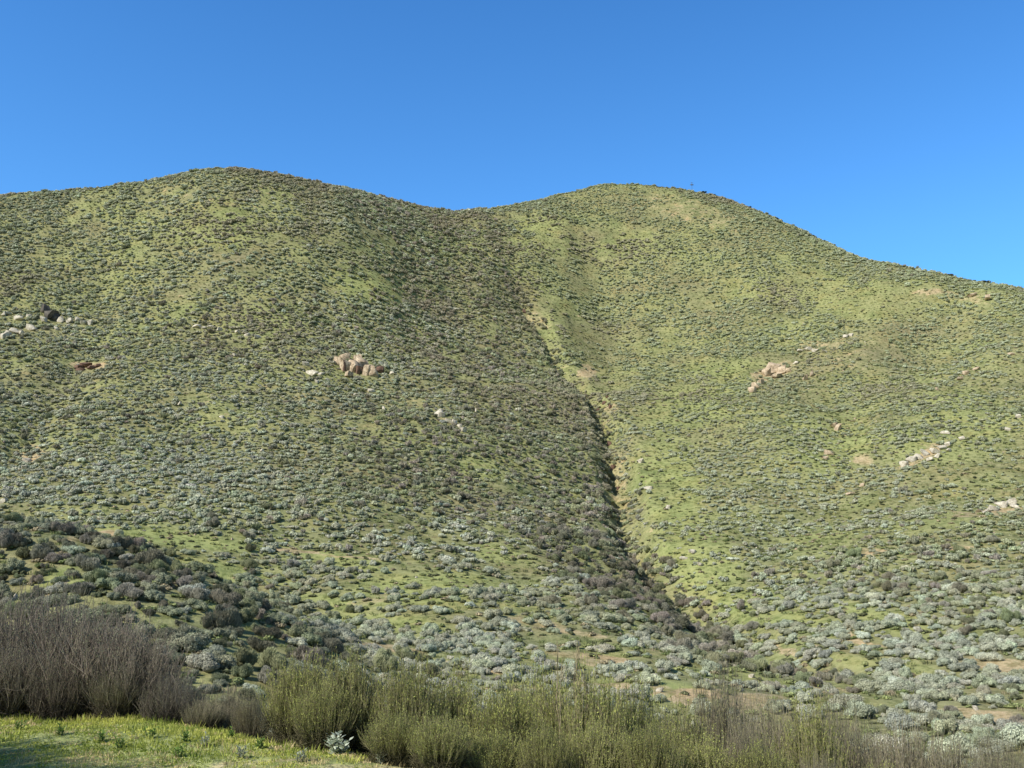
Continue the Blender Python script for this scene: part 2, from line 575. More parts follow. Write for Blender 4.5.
M_rock_tan = rock_mat('rusty_tan_rock', (.32, .23, .14), (.80, .66, .47))
M_rock_pale = rock_mat('pale_rock', (.44, .39, .29), (.88, .82, .67))
M_rock_dark = rock_mat('dark_rock', (.05, .05, .045), (.20, .18, .15))
M_rock_red = rock_mat('brown_rock', (.13, .08, .06), (.27, .17, .12))


# ------------------------------------------------------------------ terrain object
def grid_object():
    ny, nx = Z.shape
    v = np.stack([GX, GY, Z], -1).reshape(-1, 3)
    i = np.arange(ny * nx).reshape(ny, nx)
    q = np.stack([i[:-1, :-1], i[:-1, 1:], i[1:, 1:], i[1:, :-1]], -1).reshape(-1, 4)
    me = bpy.data.meshes.new('hillside_terrain')
    me.vertices.add(len(v))
    me.vertices.foreach_set('co', v.ravel().astype(np.float32))
    me.loops.add(q.size)
    me.loops.foreach_set('vertex_index', q.ravel().astype(np.int32))
    me.polygons.add(len(q))
    me.polygons.foreach_set('loop_start', (np.arange(len(q)) * 4).astype(np.int32))
    me.update(calc_edges=True)
    me.polygons.foreach_set('use_smooth', np.ones(len(q), bool))
    u, vv, lush, dirt, dark, sparse, pale = survey(GX.ravel(), GY.ravel())
    gul = polyline_dist(GX.ravel(), GY.ravel(), GUL)[0]
    x, y = GX.ravel(), GY.ravel()
    gs = polyline_dist(x, y, GUL)
    dirt = np.maximum(dirt, .42 * (gs[2] > .25) * (1 - sstep(1.5, 6, gul)) * sstep(.4, .6, fbm(x / 5, y / 5, 3, 230.)))
    near = (y < 13) & (np.abs(x) < 20)
    lush = np.where(near, .8, lush)
    dirt = np.where(near, .52 * sstep(10.8, 8.6, y) * sstep(.42, .58, fbm(x / .7, y / .35, 3, 4.)), dirt)
    for nm, a in (('lush', lush), ('dirt', dirt)):
        at = me.attributes.new(nm, 'FLOAT', 'POINT')
        at.data.foreach_set('value', a.astype(np.float32))
    me.materials.append(M_ground)
    o = bpy.data.objects.new('hillside_terrain', me)
    COL.objects.link(o)
    o['kind'] = 'structure'
    o['label'] = 'green two-humped hillside with a central gully and a flat grassy foreground'
    return o


grid_object()

# ------------------------------------------------------------------ plant shapes
UP = np.array([0, 0, 1.])


def mound(name, seed, lumps, leaves, leaf, flat=.62, spiky=0.0, mat=M_shrub, core=.80, rad=1.0):
    """a dome of knobbly clumps, each clad in small leaf sprays; about 2 units wide"""
    r = np.random.default_rng(seed)
    mb = MB()
    for k in range(lumps):
        if k == 0:
            c = np.array([0, 0, .22 + .12 * r.random()])
            R = .34 + .2 * r.random()
            ell_ = .6 + .5 * r.random()
        else:
            a = r.random() * 6.283
            d = (.25 + .5 * r.random() ** .6) * rad
            R = .15 + .27 * r.random()
            c = np.array([math.cos(a) * d, math.sin(a) * d * ell_, max(.10, (1 - (d / 1.1) ** 2) * flat * (.55 + .5 * r.random()))])
        shade = .72 + .45 * r.random()
        sc = np.array([1, 1, .85])
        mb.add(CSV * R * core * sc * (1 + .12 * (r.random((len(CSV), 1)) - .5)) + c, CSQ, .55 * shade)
        nl = int(leaves / lumps * (1.5 if k == 0 else 1))
        d = unit(r.normal(size=(nl, 3)))
        d[:, 2] = np.where(d[:, 2] < -.25, -d[:, 2], d[:, 2])
        rr = R * (.86 + .26 * r.random((nl, 1)))
        p = c + d * rr * sc
        nrm = unit(d + UP * .15 + r.normal(size=(nl, 3)) * .38)
        t = unit(np.cross(nrm, r.normal(size=(nl, 3))))
        if spiky:
            t = unit(t * (1 - spiky) + (d * .6 + UP * .8) * spiky + r.normal(size=(nl, 3)) * .15)
        w = unit(np.cross(nrm, t))
        s = leaf * (.6 + .8 * r.random((nl, 1)))
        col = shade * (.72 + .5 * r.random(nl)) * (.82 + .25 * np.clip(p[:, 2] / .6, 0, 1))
        ok = p[:, 2] > -.05
        asp = .55 - .25 * spiky
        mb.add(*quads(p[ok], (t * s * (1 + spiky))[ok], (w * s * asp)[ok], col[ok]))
    if leaf < .08:      # bare twigs standing out of the leaves
        m = 70 if spiky else 30
        a = r.random(m) * 6.283
        d = .75 * np.sqrt(r.random(m))
        p0 = np.stack([np.cos(a) * d * .7, np.sin(a) * d * .7, np.full(m, .15)], 1)
        p1 = np.stack([np.cos(a) * d * 1.15, np.sin(a) * d * 1.15, (.45 + .4 * r.random(m)) * (1.15 - .5 * d)], 1) + r.normal(size=(m, 3)) * .05
        tubes(mb, p0, p1, .013, .007, .5 + .7 * r.random(m))
    return mb.mesh(name, mat)


def tuft(name, seed, nb, h, w, spread, mat=M_leaf):
    """grass tuft / small herb"""
    r = np.random.default_rng(seed)
    a = r.random(nb) * 6.283
    d = spread * np.sqrt(r.random(nb))
    base = np.stack([np.cos(a) * d, np.sin(a) * d, np.full(nb, -.02)], 1)
    hh = h * (.5 + .7 * r.random(nb))
    lean = np.stack([np.cos(a), np.sin(a), np.zeros(nb)], 1) * (.5 * r.random((nb, 1)) * hh[:, None]) + r.normal(size=(nb, 3)) * [.15, .15, 0] * h
    tip = base + lean + UP * hh[:, None]
    mid = (base + tip) / 2 + UP * hh[:, None] * .12
    b = r.random(nb) * 6.283
    side = np.stack([np.cos(b), np.sin(b), np.zeros(nb)], 1) * w
    v = np.stack([base - side * .6, base + side * .6, mid + side, mid - side, mid - side, mid + side, tip + side * .1, tip - side * .1], 1).reshape(-1, 3)
    q = np.arange(nb * 8).reshape(-1, 4)
    mb = MB()
    mb.add(v, q, np.repeat(.65 + .6 * r.random(nb), 8))
    return mb.mesh(name, mat)


def proto_obj(me):
    return bpy.data.objects.new(me.name, me)


def proto_coll(name, meshes):
    c = bpy.data.collections.new(name)
    for i, m in enumerate(meshes):
        o = bpy.data.objects.new('%s_%02d' % (name, i), m)
        c.objects.link(o)
    return c


def scatter(name, P, R, S, idx, tcol, coll, label):
    """uncountable cover: one object whose points carry plant shapes"""
    me = bpy.data.meshes.new(name)
    me.vertices.add(len(P))
    me.vertices.foreach_set('co', P.ravel().astype(np.float32))
    for nm, a, t, k in (('rot', R, 'FLOAT_VECTOR', 'vector'), ('scl', S, 'FLOAT_VECTOR', 'vector'), ('tcol', tcol, 'FLOAT_VECTOR', 'vector')):
        at = me.attributes.new(nm, t, 'POINT')
        at.data.foreach_set(k, a.ravel().astype(np.float32))
    at = me.attributes.new('pid', 'INT', 'POINT')
    at.data.foreach_set('value', idx.astype(np.int32))
    o = bpy.data.objects.new(name, me)
    COL.objects.link(o)
    ng = bpy.data.node_groups.new(name + '_nodes', 'GeometryNodeTree')
    ng.interface.new_socket('Geometry', in_out='INPUT', socket_type='NodeSocketGeometry')
    ng.interface.new_socket('Geometry', in_out='OUTPUT', socket_type='NodeSocketGeometry')
    gi = ng.nodes.new('NodeGroupInput')
    go = ng.nodes.new('NodeGroupOutput')
    ip = ng.nodes.new('GeometryNodeInstanceOnPoints')
    ci = ng.nodes.new('GeometryNodeCollectionInfo')
    ci.inputs['Collection'].default_value = coll
    ci.inputs['Separate Children'].default_value = True
    ci.inputs['Reset Children'].default_value = True
    ng.links.new(gi.outputs[0], ip.inputs['Points'])
    ng.links.new(ci.outputs[0], ip.inputs['Instance'])
    ip.inputs['Pick Instance'].default_value = True

    def na(nm, t):
        x = ng.nodes.new('GeometryNodeInputNamedAttribute')
        x.data_type = t
        x.inputs['Name'].default_value = nm
        return x.outputs['Attribute']
    ng.links.new(na('pid', 'INT'), ip.inputs['Instance Index'])
    er = ng.nodes.new('FunctionNodeEulerToRotation')
    ng.links.new(na('rot', 'FLOAT_VECTOR'), er.inputs[0])
    ng.links.new(er.outputs[0], ip.inputs['Rotation'])
    ng.links.new(na('scl', 'FLOAT_VECTOR'), ip.inputs['Scale'])
    ng.links.new(ip.outputs[0], go.inputs[0])
    md = o.modifiers.new('scatter', 'NODES')
    md.node_group = ng
    o['kind'] = 'stuff'
    o['label'] = label
    return o


def thing(o, label, cat, group=None):
    o['label'] = label
    o['category'] = cat
    if group:
        o['group'] = group


# far shapes (a few hundred leaves), near shapes (a few thousand)
far_sage = [mound('far_mound', 100 + i, 7 + i % 5, 320, .11) for i in range(8)]
far_twig = [mound('far_twiggy_mound', 150 + i, 6, 300, .12, flat=.7, spiky=.6) for i in range(5)]
near_sage = [mound('sagebrush_mound', 200 + i, 11 + i % 6, 3400, .045) for i in range(8)]
near_twig = [mound('twiggy_mound', 250 + i, 10 + i % 4, 3800, .042, flat=.75, spiky=.7) for i in range(6)]
low_herb = [mound('low_herb_mound', 300 + i, 4, 120, .16, flat=.4, mat=M_shrub) for i in range(4)]
grass_far = [tuft('far_grass_clump', 320 + i, 26, .30, .035, .45) for i in range(4)]

C_far = proto_coll('brush_shapes', far_sage + far_twig + near_sage[:5] + near_twig[:4])
# index ranges in brush_shapes: 0-7 far sage, 8-12 far twiggy, 13-17 near sage, 18-21 near twiggy


# ------------------------------------------------------------------ brush on the hill
def jitter_grid(x0, x1, y0, y1, s):
    a = np.arange(x0, x1, s)
    c = np.arange(y0, y1, s)
    X, Y = np.meshgrid(a, c)
    X = X + (rng.random(X.shape) - .5) * s * .95 + (np.arange(len(c)) % 2)[:, None] * s / 2
    Y = Y + (rng.random(X.shape) - .5) * s * .95
    return X.ravel(), Y.ravel()


X, Y = jitter_grid(-330, 330, 15, 520, 1.28)
keep = np.abs(X) < Y * .62 + 35
X, Y = X[keep], Y[keep]
Zp = ground(X, Y)
u, v, lush, dirt, dark, sparse, pale = survey(X, Y)
keep = visible(X, Y, Zp, 6)
gd, gside, gt = polyline_dist(X, Y, GUL)
clus = fbm(X / 6.5, Y / 6.5, 3, 40.)
big = fbm(X / 40, Y / 40, 3, 60.)
mid_ = fbm(X / 15, Y / 15, 3, 140.)
dens = 1.0 + (clus - .5) * 2.3 + (big - .5) * 1.3 + (mid_ - .5) * 2.4 - .80 * lush - .75 * dirt + .42 * dark - sparse * .62 + .2 * pale
dens = np.where((gd < 3.0) & (gt > .15), dens - .0, dens)
dens = np.where((gd < 8) & (gside < 0), dens + .4, dens)
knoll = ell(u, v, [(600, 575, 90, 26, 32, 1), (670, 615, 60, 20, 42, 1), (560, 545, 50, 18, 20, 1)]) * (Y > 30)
dens = dens + .7 * knoll
dens = dens + .8 * ((Y < 98) & (u < 360)) * dark
dens = np.clip(dens, .035, .97)
surv_knoll = knoll
keep &= rng.random(len(X)) < dens
X, Y, Zp, u, v, lush, dirt, dark, sparse, pale, gd, gside, gt, clus, knoll = [a[keep] for a in (X, Y, Zp, u, v, lush, dirt, dark, sparse, pale, gd, gside, gt, clus, knoll)]
NB = len(X)
rnd = rng.random(NB)
size = (.33 + .68 * rng.random(NB) ** 1.8) * (1 + .28 * sstep(200, 380, Y)) * (1 + .25 * (clus - .5)) * (1 - .25 * sparse)
size = np.where(Y < 125, size * (1.0 + .12 * dark), size)
spur = (Y < 98) & (u < 360) & (dark > .4)
size = np.where(spur, size * .92, size)
gullybush = (gt > .2) & (((gd < 8) & (gside < 0)) | (gd < 2))
size = np.where(gullybush, size * 1.1, size)
# dark or dry shrub kinds take the dark areas
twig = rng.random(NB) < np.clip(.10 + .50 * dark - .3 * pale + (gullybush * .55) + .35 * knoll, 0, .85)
SAGE = np.array([.445, .465, .345])
OLIVE = np.array([.32, .345, .20])
PALE = np.array([.50, .53, .41])
DRY = np.array([.37, .34, .28])
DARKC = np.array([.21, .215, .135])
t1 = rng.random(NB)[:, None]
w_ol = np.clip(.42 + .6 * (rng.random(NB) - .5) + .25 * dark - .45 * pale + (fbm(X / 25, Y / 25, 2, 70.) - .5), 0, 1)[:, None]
tc = SAGE * (1 - w_ol) + OLIVE * w_ol
tc = np.where(rng.random((NB, 1)) < (.07 + .22 * pale[:, None]), PALE * (.75 + .3 * t1), tc)
wd = rng.random((NB, 1))
tct = DRY * wd + DARKC * (1 - wd)
tct = np.where(rng.random((NB, 1)) < .25, OLIVE * .9, tct)
tc = np.where(twig[:, None], tct * (.9 + .4 * t1), tc * (.85 + .3 * t1))
tc = tc * (1 + (rng.random((NB, 3)) - .5) * .10)
# greener low shrubs on the open eastern slope; haze painted into the far ones
GREENY = np.array([.38, .425, .245])
wg = np.clip(.75 * np.clip(sparse * 1.9, 0, 1) + .45 * sstep(230, 330, Y) - .5 * dark * (u < 520) - .2, 0, .85)[:, None] * (.5 + .5 * rng.random((NB, 1)))
tc = tc * (1 - wg) + GREENY * wg
brn = np.clip((fbm(X / 26, Y / 26, 3, 170.) - .54) * 4, 0, .6)[:, None] * sstep(180, 300, Y)[:, None]
tc = tc * (1 - brn) + np.array([.36, .31, .22]) * brn
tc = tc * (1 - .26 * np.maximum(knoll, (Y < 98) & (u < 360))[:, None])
tc = tc * (1.17 + .10 * sstep(200, 350, Y) + .10 * dark * sstep(200, 350, Y))[:, None]
sz3 = np.stack([size * (.8 + .6 * rng.random(NB)), size * (.8 + .4 * rng.random(NB)), size * (.88 + .5 * rng.random(NB))], 1)
sz3[:, 2] *= np.where(twig, 1.15, 1.0)
# slope-following tilt, half way
e = .8
zx = (ground(X + e, Y) - ground(X - e, Y)) / (2 * e)
zy = (ground(X, Y + e) - ground(X, Y - e)) / (2 * e)
rot = np.stack([np.arctan(zy) * .55, -np.arctan(zx) * .55, np.zeros(NB)], 1)
spin = rng.random(NB) * 6.283
# compose the spin first, then the tilt: small tilts, so euler XYZ with z spin needs the tilt turned into the plant's frame
from mathutils import Euler
ROT = np.zeros((NB, 3))
cs, sn = np.cos(spin), np.sin(spin)
ax_, ay_ = rot[:, 0], rot[:, 1]
# matrix = Rz(0)*T * Rz(spin) ; T from tilt. Extract euler xyz analytically
cxx, sxx, cyy, syy = np.cos(ax_), np.sin(ax_), np.cos(ay_), np.sin(ay_)
T = np.zeros((NB, 3, 3))
T[:, 0, 0] = cyy; T[:, 0, 1] = sxx * syy; T[:, 0, 2] = cxx * syy
T[:, 1, 1] = cxx; T[:, 1, 2] = -sxx
T[:, 2, 0] = -syy; T[:, 2, 1] = cyy * sxx; T[:, 2, 2] = cyy * cxx
Rz = np.zeros((NB, 3, 3))
Rz[:, 0, 0] = cs; Rz[:, 0, 1] = -sn; Rz[:, 1, 0] = sn; Rz[:, 1, 1] = cs; Rz[:, 2, 2] = 1
Mx = T @ Rz
ROT[:, 1] = np.arcsin(np.clip(-Mx[:, 2, 0], -1, 1))
ROT[:, 0] = np.arctan2(Mx[:, 2, 1], Mx[:, 2, 2])
ROT[:, 2] = np.arctan2(Mx[:, 1, 0], Mx[:, 0, 0])
Pt = np.stack([X, Y, Zp - .06], 1)

# boulders and other named spots keep their place clear
ROCKS = []


def rocks(kind, mat, where, group, items):
    for (ru, rv, w, h) in items:
        ROCKS.append((kind, mat, where, group, ru, rv, w, h))


rocks('tan', 0, 'in the big rusty outcrop halfway up the western hump', 'boulders of the rusty outcrop', [(340, 366, 7, 9), (347, 370, 8, 12), (354, 372, 9, 12), (361, 370, 9, 13), (368, 375, 8, 10), (374, 376, 7, 7), (350, 377, 6, 5), (344, 360, 7, 6), (358, 362, 8, 6)])
rocks('red', 3, 'standing in for the shaded gaps of the rusty outcrop', 'dark rocks standing in for gap shade of the rusty outcrop', [(344, 371, 4, 10), (351, 368, 4, 9), (358, 374, 4, 9), (364, 374, 4, 8), (371, 372, 4, 6), (379, 372, 7, 6)])  # dark rocks added to stand in for shade in the outcrop's crevices
rocks('pale', 1, 'strewn left of the rusty outcrop', 'pale stones beside the rusty outcrop', [(313, 376, 7, 6), (306, 366, 5, 4), (321, 375, 5, 3), (372, 392, 5, 4), (355, 396, 4, 3), (317, 383, 4, 3), (384, 410, 4, 3), (392, 375, 5, 3)])
rocks('dark', 2, 'stacked as the dark knob of the western rock row', 'dark boulders of the western rock row', [(49, 318, 10, 11), (45, 313, 6, 9), (55, 320, 7, 7)])
rocks('pale', 1, 'in the pale rock row on the far western slope', 'pale boulders of the western rock row', [(44, 322, 6, 5), (59, 322, 5, 5), (19, 320, 8, 4), (70, 323, 5, 5), (77, 322, 5, 6), (83, 325, 5, 5), (90, 325, 4, 5), (32, 330, 6, 5), (14, 333, 7, 5), (3, 338, 6, 7), (9, 336, 5, 5), (21, 335, 4, 5), (57, 330, 5, 3), (68, 327, 3, 3), (4, 316, 4, 3), (9, 315, 4, 3), (30, 317, 4, 3), (84, 331, 3, 2), (72, 336, 4, 2), (55, 338, 3, 2)])
rocks('red', 3, 'breaking the grass under the western rock row', 'brown rocks under the western rock row', [(78, 368, 8, 4), (86, 367, 8, 5), (92, 369, 6, 4), (97, 367, 5, 3), (82, 371, 6, 3)])
rocks('pale', 1, 'in the broken rock line low on the western flank', 'pale rocks low on the western flank', [(438, 415, 5, 6), (442, 417, 5, 5), (449, 423, 5, 5), (455, 424, 4, 5), (463, 432, 5, 6), (460, 428, 4, 4), (476, 412, 3, 3)])
rocks('pale', 1, 'in the faint band of stones across the western hump', 'pale stones across the western hump', [(196, 328, 6, 3), (204, 329, 5, 3), (210, 328, 4, 3), (238, 334, 6, 3), (247, 336, 5, 3), (258, 338, 5, 3), (220, 331, 4, 3), (235, 357, 4, 3), (246, 366, 4, 3), (151, 347, 4, 3)])
rocks('tan', 0, 'in the cream outcrop under the eastern summit', 'boulders of the cream outcrop', [(766, 375, 8, 8), (773, 372, 9, 9), (781, 373, 8, 7), (788, 372, 5, 5), (756, 388, 6, 6), (753, 392, 5, 7), (760, 384, 5, 5), (776, 378, 6, 5), (812, 376, 5, 5), (805, 380, 4, 4)])
rocks('pale', 1, 'in the upper band of stones under the eastern summit', 'stones of the upper eastern band', [(800, 352, 6, 3), (808, 351, 6, 4), (816, 352, 6, 3), (825, 353, 5, 3), (845, 338, 4, 3), (850, 336, 4, 3), (796, 364, 4, 3), (858, 360, 6, 2)])
rocks('pale', 1, 'in the slanting slab ledge on the eastern slope', 'slabs of the slanting eastern ledge', [(904, 466, 7, 6), (911, 462, 7, 6), (918, 459, 7, 5), (926, 455, 8, 5), (934, 452, 8, 5), (942, 449, 8, 4), (948, 446, 7, 4), (949, 452, 5, 4), (938, 457, 5, 4), (930, 461, 5, 4), (946, 434, 6, 4), (962, 440, 5, 4)])
rocks('pale', 1, 'in the cream ledge near the eastern edge of the slope', 'stones of the eastern edge ledge', [(1003, 507, 9, 6), (1010, 504, 8, 5), (994, 511, 8, 4), (985, 513, 8, 3), (1016, 508, 6, 4), (1008, 431, 5, 4), (1018, 418, 5, 4), (980, 512, 7, 3)])
rocks('tan', 0, 'poking out of brush on the eastern slope', 'scattered rocks on the eastern slope', [(838, 430, 6, 6), (834, 427, 5, 4), (830, 455, 6, 5), (826, 460, 4, 4), (965, 375, 6, 5), (960, 380, 4, 3), (937, 390, 3, 3), (976, 370, 4, 3), (987, 300, 6, 4), (973, 296, 6, 3), (1012, 355, 5, 3), (850, 495, 5, 3), (862, 486, 4, 3)])
rocks('pale', 1, 'lying on the bright grass below the gully', 'pale stones below the gully', [(693, 553, 6, 5), (683, 560, 5, 4), (700, 566, 5, 4), (641, 463, 6, 4), (648, 490, 5, 4), (668, 508, 5, 3), (738, 690, 9, 6), (655, 678, 11, 8), (660, 692, 10, 7), (752, 678, 8, 6)])
rocks('red', 3, 'walling the shaded side of the gully', 'brown rocks walling the gully', [(609, 446, 4, 8), (604, 405, 5, 6), (613, 470, 5, 8), (598, 412, 4, 6), (524, 313, 4, 7), (618, 490, 5, 6), (610, 408, 6, 5), (607, 398, 4, 4)])
rocks('pale', 1, 'low in the brush of the western hollow', 'pale stones of the western hollow', [(3, 503, 7, 6), (28, 462, 7, 5), (24, 470, 5, 6), (222, 418, 4, 3), (180, 405, 4, 3), (262, 452, 4, 3)])

rk = []
for r_ in ROCKS:
    h_ = hit(r_[4], r_[5])
    rk.append(h_)
rk = np.array(rk)
clear = np.ones(NB, bool)
for (x, y, z), r_ in zip(rk, ROCKS):
    wr = r_[6] * y / F * .5
    clear &= ~(np.hypot((X - x) / (wr + .6), np.where(Y < y, (Y - y) / (wr + 2.2), (Y - y) / (wr + .5))) < 1)

inview = (u > -5) & (u < 1029)
uu, vv = sight(X, Y, Zp + .4)
TOPX = [0, 100, 200, 262, 285, 330, 400, 430, 560, 700, 740, 800, 880, 960, 1024]
TOPY = [606, 612, 690, 700, 668, 664, 676, 668, 680, 700, 692, 716, 724, 734, 738]
front_free = vv < np.interp(uu, TOPX, TOPY) - 2
vis = visible(X, Y, Zp, .25) & (uu > 2) & (uu < 1022) & front_free & clear
appar = size / Y
single = np.zeros(NB, bool)
for msk, cnt in ((~twig, 300), (twig, 290)):
    c_ = np.nonzero(vis & msk)[0]
    c_ = c_[np.argsort(-appar[c_])][:cnt]
    single[c_] = True


def zone(a, b_, y):
    if a < 330 + (b_ - 640) * .3 and y < 90:
        if b_ < 560:
            return 'crest of the western spur'
        return ('upper face' if b_ < 600 else 'middle face' if b_ < 640 else 'foot') + ' of the western spur'
    if b_ < 560:
        return 'grassy shelf behind the spur' if a < 560 else 'shoulder beside the gully mouth' if a < 700 else 'open eastern slope'
    if a < 520:
        return 'bright grass terrace' if b_ < 622 else 'bare reddish soil under the terrace'
    if a < 740 and b_ < 650:
        return 'dark ridge flanking the gully mouth'
    if a < 740:
        return 'patchy ground below the gully mouth'
    return ('grassy foot of the eastern slope' if b_ < 640 else 'pale brush belt under the eastern slope')


def colword(c):
    s = c.sum() / 3
    if s > .42:
        return 'very pale silvery'
    if s > .33:
        return 'grey-green'
    if s > .31:
        return 'dull olive'
    return 'dark olive'


count = 0
order = np.nonzero(single)[0]
order = order[np.argsort(Y[order])]
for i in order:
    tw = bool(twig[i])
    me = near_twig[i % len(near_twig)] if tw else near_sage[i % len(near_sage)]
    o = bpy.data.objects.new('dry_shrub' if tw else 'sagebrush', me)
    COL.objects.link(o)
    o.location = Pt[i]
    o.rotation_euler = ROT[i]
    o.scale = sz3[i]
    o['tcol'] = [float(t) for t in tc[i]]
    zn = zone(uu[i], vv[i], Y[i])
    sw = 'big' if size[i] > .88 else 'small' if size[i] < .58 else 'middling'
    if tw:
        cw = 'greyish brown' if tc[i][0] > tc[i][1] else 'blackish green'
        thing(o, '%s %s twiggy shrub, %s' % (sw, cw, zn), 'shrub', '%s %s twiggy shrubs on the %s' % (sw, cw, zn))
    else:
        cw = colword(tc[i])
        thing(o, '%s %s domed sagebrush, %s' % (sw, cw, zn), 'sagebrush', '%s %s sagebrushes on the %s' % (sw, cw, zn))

rest = (~single) & clear
nearm = Y < 130
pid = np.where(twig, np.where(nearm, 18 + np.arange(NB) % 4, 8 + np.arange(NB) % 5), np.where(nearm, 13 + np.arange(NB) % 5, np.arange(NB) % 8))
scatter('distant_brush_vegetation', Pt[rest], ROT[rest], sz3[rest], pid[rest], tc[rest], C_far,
        'countless small grey-green shrubs covering the hill slopes up to the skyline')
print('brush', NB, 'rest', rest.sum(), 'single', single.sum())

# herbs and grass clumps between the shrubs
X2, Y2 = jitter_grid(-300, 300, 14, 500, 1.25)
k2 = np.abs(X2) < Y2 * .60 + 22
X2, Y2 = X2[k2], Y2[k2]
Z2 = ground(X2, Y2)
k2 = visible(X2, Y2, Z2, 2.0)
X2, Y2, Z2 = X2[k2], Y2[k2], Z2[k2]
u2, v2, l2, d2, dk2, s2, p2 = survey(X2, Y2)
k2 = rng.random(len(X2)) < np.clip(.85 - .9 * d2, .03, 1)
X2, Y2, Z2, l2, d2, dk2 = [a[k2] for a in (X2, Y2, Z2, l2, d2, dk2)]
N2 = len(X2)
hb = rng.random(N2) < .55
g1 = np.array([.20, .25, .095])
g2 = np.array([.44, .475, .205])
g3 = np.array([.44, .38, .24])
w2 = np.clip(rng.random(N2) * .8 + .35 * l2 + (fbm(X2 / 18, Y2 / 18, 2, 90.) - .5), 0, 1)[:, None]
c2 = g1 * (1 - w2) + g2 * w2
c2 = np.where(rng.random((N2, 1)) < .16, g3, c2)
c2 = np.where(rng.random((N2, 1)) < .36, np.array([.15, .165, .085]), c2)
s_ = (.36 + .5 * rng.random(N2)) * np.where(hb, .8, 1.15)
C_low = proto_coll('herb_shapes', low_herb + grass_far)
scatter('hill_grass', np.stack([X2, Y2, Z2 - .02], 1), np.stack([np.zeros(N2), np.zeros(N2), rng.random(N2) * 6.28], 1),
        np.stack([s_, s_, s_ * np.where(hb, .8, 1.2)], 1), np.where(hb, np.arange(N2) % 4, 4 + np.arange(N2) % 4), c2, C_low,
        'green grass and low herbs between the shrubs of the hill')
print('herbs', N2)

# ------------------------------------------------------------------ boulders
RV, RQ = cube_sphere(7)


def rock_mesh(seed, mat):
    r = np.random.default_rng(seed)
    v = np.clip(RV * (1.45 + .3 * r.random()), -.85, .85) * (.9 + .2 * r.random(3))
    sh_ = r.normal(size=(3, 3)) * .12
    v = v @ (np.eye(3) + sh_)
    for k in range(6):     # chopped faces
        nn = unit(r.normal(size=3))
        lim = .50 + .30 * r.random()
        d = v @ nn
        v = v - np.outer(np.maximum(d - lim, 0), nn) * .92
    v *= (1 + .10 * (vnoise(v[:, 0] * 2.7 + seed, v[:, 1] * 2.7 + v[:, 2] * 1.9) - .5))[:, None]
    v = v * [1, .85 + .2 * r.random(), .8 + .2 * r.random()]
    mb = MB()
    mb.add(v, RQ, 1)
    return mb.mesh('boulder', mat)


mats = [M_rock_tan, M_rock_pale, M_rock_dark, M_rock_red]
RM = [[rock_mesh(500 + 20 * m + k, mats[m]) for k in range(6)] for m in range(4)]
# loose stones too many to count, between the shrubs
X4 = rng.uniform(-260, 260, 9000)
Y4 = rng.uniform(60, 480, 9000)
k4 = (np.abs(X4) < Y4 * .6 + 15)
st_ = fbm(X4 / 12, Y4 / 12, 3, 200.)
_, _, l4, d4, _, _, _ = survey(X4, Y4)
k4 &= rng.random(9000) < np.clip((st_ - .52) * 5 + d4, .02, 1)
X4, Y4 = X4[k4], Y4[k4]
N4 = len(X4)
r4 = .10 + .22 * rng.random(N4) ** 2
scatter('scattered_gravel', np.stack([X4, Y4, ground(X4, Y4)], 1), rng.random((N4, 3)) * 6, np.stack([r4, r4, r4 * .8], 1), np.arange(N4) % 6,
        np.ones((N4, 3)), proto_coll('stone_shapes', RM[1][:4] + RM[0][:2]), 'loose pale stones scattered between the shrubs of the hill')
adj = {'tan': 'rusty tan', 'pale': 'pale cream', 'dark': 'near-black', 'red': 'dull brown'}
placed = {}
for i, ((x, y, z), (kind, mi, where, group, ru, rv, w, h)) in enumerate(zip(rk, ROCKS)):
    o = bpy.data.objects.new('boulder', RM[mi][i % 6])
    COL.objects.link(o)
    if mi == 3 and ru > 500:
        w, h = w * .6, h * .6
    W_ = w * y / F * (.82 if y > 110 else .5)
    H_ = h * y / F * (.80 if y > 110 else .5)
    o.location = (x, y, z + H_ * .38)
    o.rotation_euler = (random.uniform(-.35, .35), random.uniform(-.35, .35), random.uniform(0, 6.28))
    o.scale = (W_, W_ * .9, H_)
    sw = 'large' if w * h > 55 else 'small' if w * h < 16 else 'mid-sized'
    shape = 'tall' if h > w * 1.15 else 'flat' if h < w * .6 else 'blocky'
    thing(o, '%s %s %s rock %s' % (sw, shape, adj[kind], where), 'boulder', '%s %s %s' % (sw, shape, group))

